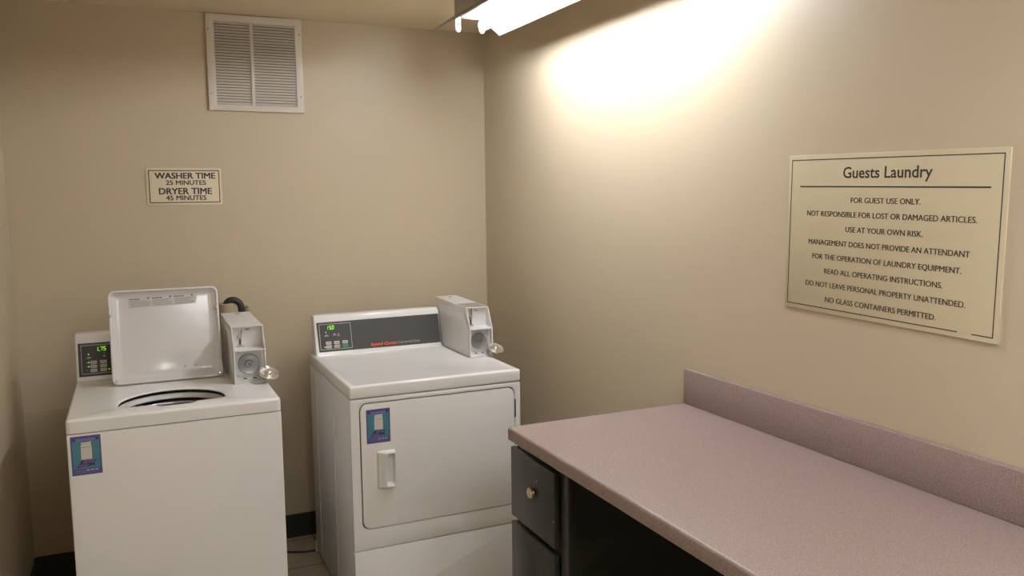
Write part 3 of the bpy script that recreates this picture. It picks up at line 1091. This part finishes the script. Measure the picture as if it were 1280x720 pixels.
# ------------------------------------------------------------------ return air grille
def build_vent():
    a0, a1, b0, b1 = -1.2938, -0.8878, 1.9767, 2.3869
    t = thing('air_vent', ((a0 + a1) / 2, 0, b0), 'white square louvred air vent high on the back wall', 'vent')
    F = BACK
    bl, br, bt, bb = 0.034, 0.031, 0.031, 0.027
    bm = bmesh.new()
    o = [(a0, b0), (a1, b0), (a1, b1), (a0, b1)]
    i = [(a0 + bl, b0 + bb), (a1 - br, b0 + bb), (a1 - br, b1 - bt), (a0 + bl, b1 - bt)]
    ring_plate(bm, F, o, i, 0.0, 0.014, 0.003)
    obj('vent_frame', bm, M['vent'], t)
    bm = bmesh.new()
    xm = a0 + 0.181
    fbox(bm, F, xm, b0 + bb, 0.001, xm + 0.014, b1 - bt, 0.0135, 0.001)
    obj('mullion', bm, M['vent'], t)
    bm = bmesh.new()
    fbox(bm, F, a0 + bl * 0.6, b0 + bb * 0.6, 0.0002, a1 - br * 0.6, b1 - bt * 0.6, 0.0012)  # flat plate on the wall, coloured dark to stand for the unlit duct
    obj('duct_backing', bm, M['duct'], t, smooth=False, label='dark backing in place of the shaded duct behind the louvres')
    zlo, zhi = b0 + bb, b1 - bt
    n = 29
    for xa, xb in ((a0 + bl, xm), (xm + 0.014, a1 - br)):
        bm = bmesh.new()
        for k in range(n):
            z = zlo + (zhi - zlo) * (k + 0.55) / n
            pts = [(0.0122, z - 0.0058), (0.0128, z - 0.0050), (0.0050, z + 0.0052), (0.0044, z + 0.0046)]
            add_prism(bm, [(F.p(xa, b, cc), F.p(xb, b, cc)) for cc, b in pts])
        obj('louvres', bm, M['vent'], t, smooth=False)
    for a, b in ((a0 + 0.012, b1 - 0.066), (a1 - 0.012, b1 - 0.066), (a0 + 0.012, b0 + 0.072), (a1 - 0.012, b0 + 0.072)):
        bm = bmesh.new()
        lathe(bm, F.p(a, b, 0.0138), F.n, [(0.0042, 0), (0.0036, 0.0014), (0, 0.002)], 12, cap0=False)
        obj('screw', bm, M['filter'], t)


build_vent()


# ------------------------------------------------------------------ signs
def build_time_sign():
    x0, x1, z0, z1 = -1.5605, -1.2575, 1.5720, 1.7290
    F = Frame((x0, 0, z0), (1, 0, 0.0), (0, 0, 1))
    W, Hh = x1 - x0, z1 - z0
    t = thing('time_sign', ((x0 + x1) / 2, 0, z0), 'small ivory sign with washer and dryer times on the back wall', 'sign')
    bm = bmesh.new()
    plate(bm, F, rrect(0, 0, W, Hh, 0.002, 3), 0.0, 0.004, 0.001)
    obj('plaque', bm, M['sign_small'], t)
    bm = bmesh.new()
    frame_line(bm, F, W * 0.03, Hh * 0.055, W * 0.972, Hh * 0.945, 0.0038, 0.0040, 0.0043)
    obj('border_line', bm, M['ink_grey'], t, smooth=False)
    for s, ca, b, w, cap, bold in (('WASHER TIME', 0.515, 0.716, 0.800, 0.155, 0.0012), ('25 MINUTES', 0.520, 0.545, 0.530, 0.120, 0.0008),
                                   ('DRYER TIME', 0.510, 0.292, 0.700, 0.165, 0.0012), ('45 MINUTES', 0.515, 0.130, 0.535, 0.125, 0.0008)):
        bm = bmesh.new()
        text_bm(bm, F, s, W * ca, Hh * b, W * w, Hh * cap, c=0.0043, strikes=((-bold, -bold * 0.5), (bold, -bold * 0.5), (bold, bold * 0.5), (-bold, bold * 0.5)))
        obj('lettering', bm, M['ink_grey'], t, smooth=False)


build_time_sign()


def build_guest_sign():
    uc, zc, W, Hh = 2.4335, 1.4856, 0.6225, 0.4085
    r = -0.0165
    u = Vector((0, -math.cos(r), math.sin(r)))
    v = Vector((0, math.sin(r), math.cos(r)))
    F = Frame((0, -uc, zc), u, v)
    t = thing('laundry_rules_sign', (0, -uc, zc - Hh / 2), 'large cream sign of laundry rules on the right wall above the worktop', 'sign')
    bm = bmesh.new()
    plate(bm, F, rrect(-W / 2, -Hh / 2, W / 2, Hh / 2, 0.002, 3), 0.0, 0.005, 0.001)
    obj('plaque', bm, M['sign'], t)
    c0, c1 = 0.0050, 0.0054
    bm = bmesh.new()
    a, b, tk = W / 2 - 0.0105, Hh / 2 - 0.0115, 0.0022
    fbox(bm, F, -a, b - tk, c0, a, b, c1)
    fbox(bm, F, -a, -b, c0, -a + tk, b - tk, c1)
    fbox(bm, F, a - tk, -b, c0, a, b - tk, c1)
    fbox(bm, F, -a + tk, -b, c0, 0.217, -b + tk, c1)
    fbox(bm, F, 0.252, -b, c0, a - tk, -b + tk, c1)
    obj('border_line', bm, M['ink'], t, smooth=False)
    bm = bmesh.new()
    fbox(bm, F, -0.268, 0.1206, c0, 0.274, 0.1240, c1)
    obj('heading_rule', bm, M['ink'], t, smooth=False)
    bm = bmesh.new()
    text_bm(bm, F, 'Guests Laundry', 0.005, 0.1440, 0.256, 0.0265, bold=0.013, c=c1)
    obj('heading', bm, M['ink'], t, smooth=False)
    rows = [('FOR GUEST USE ONLY.', 0.0825, 0.2005, 2.4394), ('NOT RESPONSIBLE FOR LOST OR DAMAGED ARTICLES.', 0.0465, 0.4866, 2.4379),
            ('USE AT YOUR OWN RISK.', 0.0095, 0.2240, 2.4383), ('MANAGEMENT DOES NOT PROVIDE AN ATTENDANT', -0.0275, 0.4655, 2.4366),
            ('FOR THE OPERATION OF LAUNDRY EQUIPMENT.', -0.0645, 0.4330, 2.4358), ('READ ALL OPERATING INSTRUCTIONS.', -0.1010, 0.3457, 2.4352),
            ('DO NOT LEAVE PERSONAL PROPERTY UNATTENDED.', -0.1370, 0.4668, 2.4329), ('NO GLASS CONTAINERS PERMITTED.', -0.1745, 0.3265, 2.4328)]
    for s, b, w, yc in rows:
        bm = bmesh.new()
        text_bm(bm, F, s, yc - uc, b, w, 0.0132, c=c1, strikes=((-0.00045, 0), (0.00045, 0)))
        obj('lettering', bm, M['ink'], t, smooth=False)


build_guest_sign()

# ------------------------------------------------------------------ pipes, hose and cord behind the machines
bm = bmesh.new()
lathe(bm, (-1.279, -0.15, 0.0), (0, 0, 1), [(0.026, 0.0), (0.026, 1.05), (0.0295, 1.055), (0.0295, 1.148), (0.027, 1.151), (0.0225, 1.151), (0.0225, 1.06)], 24, cap1=True)
tag(obj('standpipe', bm, M['pipe'], base=(-1.279, -0.15, 0)), 'tan painted drain standpipe against the back wall behind the washer', 'pipe')
bm = bmesh.new()
tube(bm, [(-1.279, -0.15, 1.09), (-1.279, -0.15, 1.135), (-1.268, -0.152, 1.158), (-1.245, -0.155, 1.163), (-1.224, -0.157, 1.148), (-1.216, -0.158, 1.115),
          (-1.216, -0.158, 1.02), (-1.222, -0.19, 0.80), (-1.24, -0.24, 0.50), (-1.26, -0.285, 0.30)], 0.0145, 14)
tag(obj('drain_hose', bm, M['rubber'], base=(-1.22, -0.158, 0.3)), 'black rubber drain hose bent over the tan standpipe', 'hose')
t = thing('pipe_clip', (-1.176, 0, 1.10), 'small tan pipe clip on the back wall right of the black hose', 'clip')
bm = bmesh.new()
add_box(bm, (-1.204, -0.006, 1.094), (-1.164, 0, 1.120), 0.001)
obj('clip_plate', bm, M['pipe'], t)
bm = bmesh.new()
add_box(bm, (-1.180, -0.018, 1.110), (-1.166, -0.005, 1.120), 0.002)
add_box(bm, (-1.180, -0.018, 1.093), (-1.166, -0.005, 1.103), 0.002)
obj('clip_jaw', bm, M['pipe'], t)
bm = bmesh.new()
tube(bm, [(-0.952, -0.208, 0.005), (-1.00, -0.200, 0.005), (-1.06, -0.175, 0.005), (-1.12, -0.125, 0.005), (-1.20, -0.07, 0.005), (-1.28, -0.035, 0.005)], 0.0045, 10)
tag(obj('power_cord', bm, M['rubber'], base=(-1.08, -0.165, 0)), 'black power cord lying on the floor between washer and dryer', 'cord')
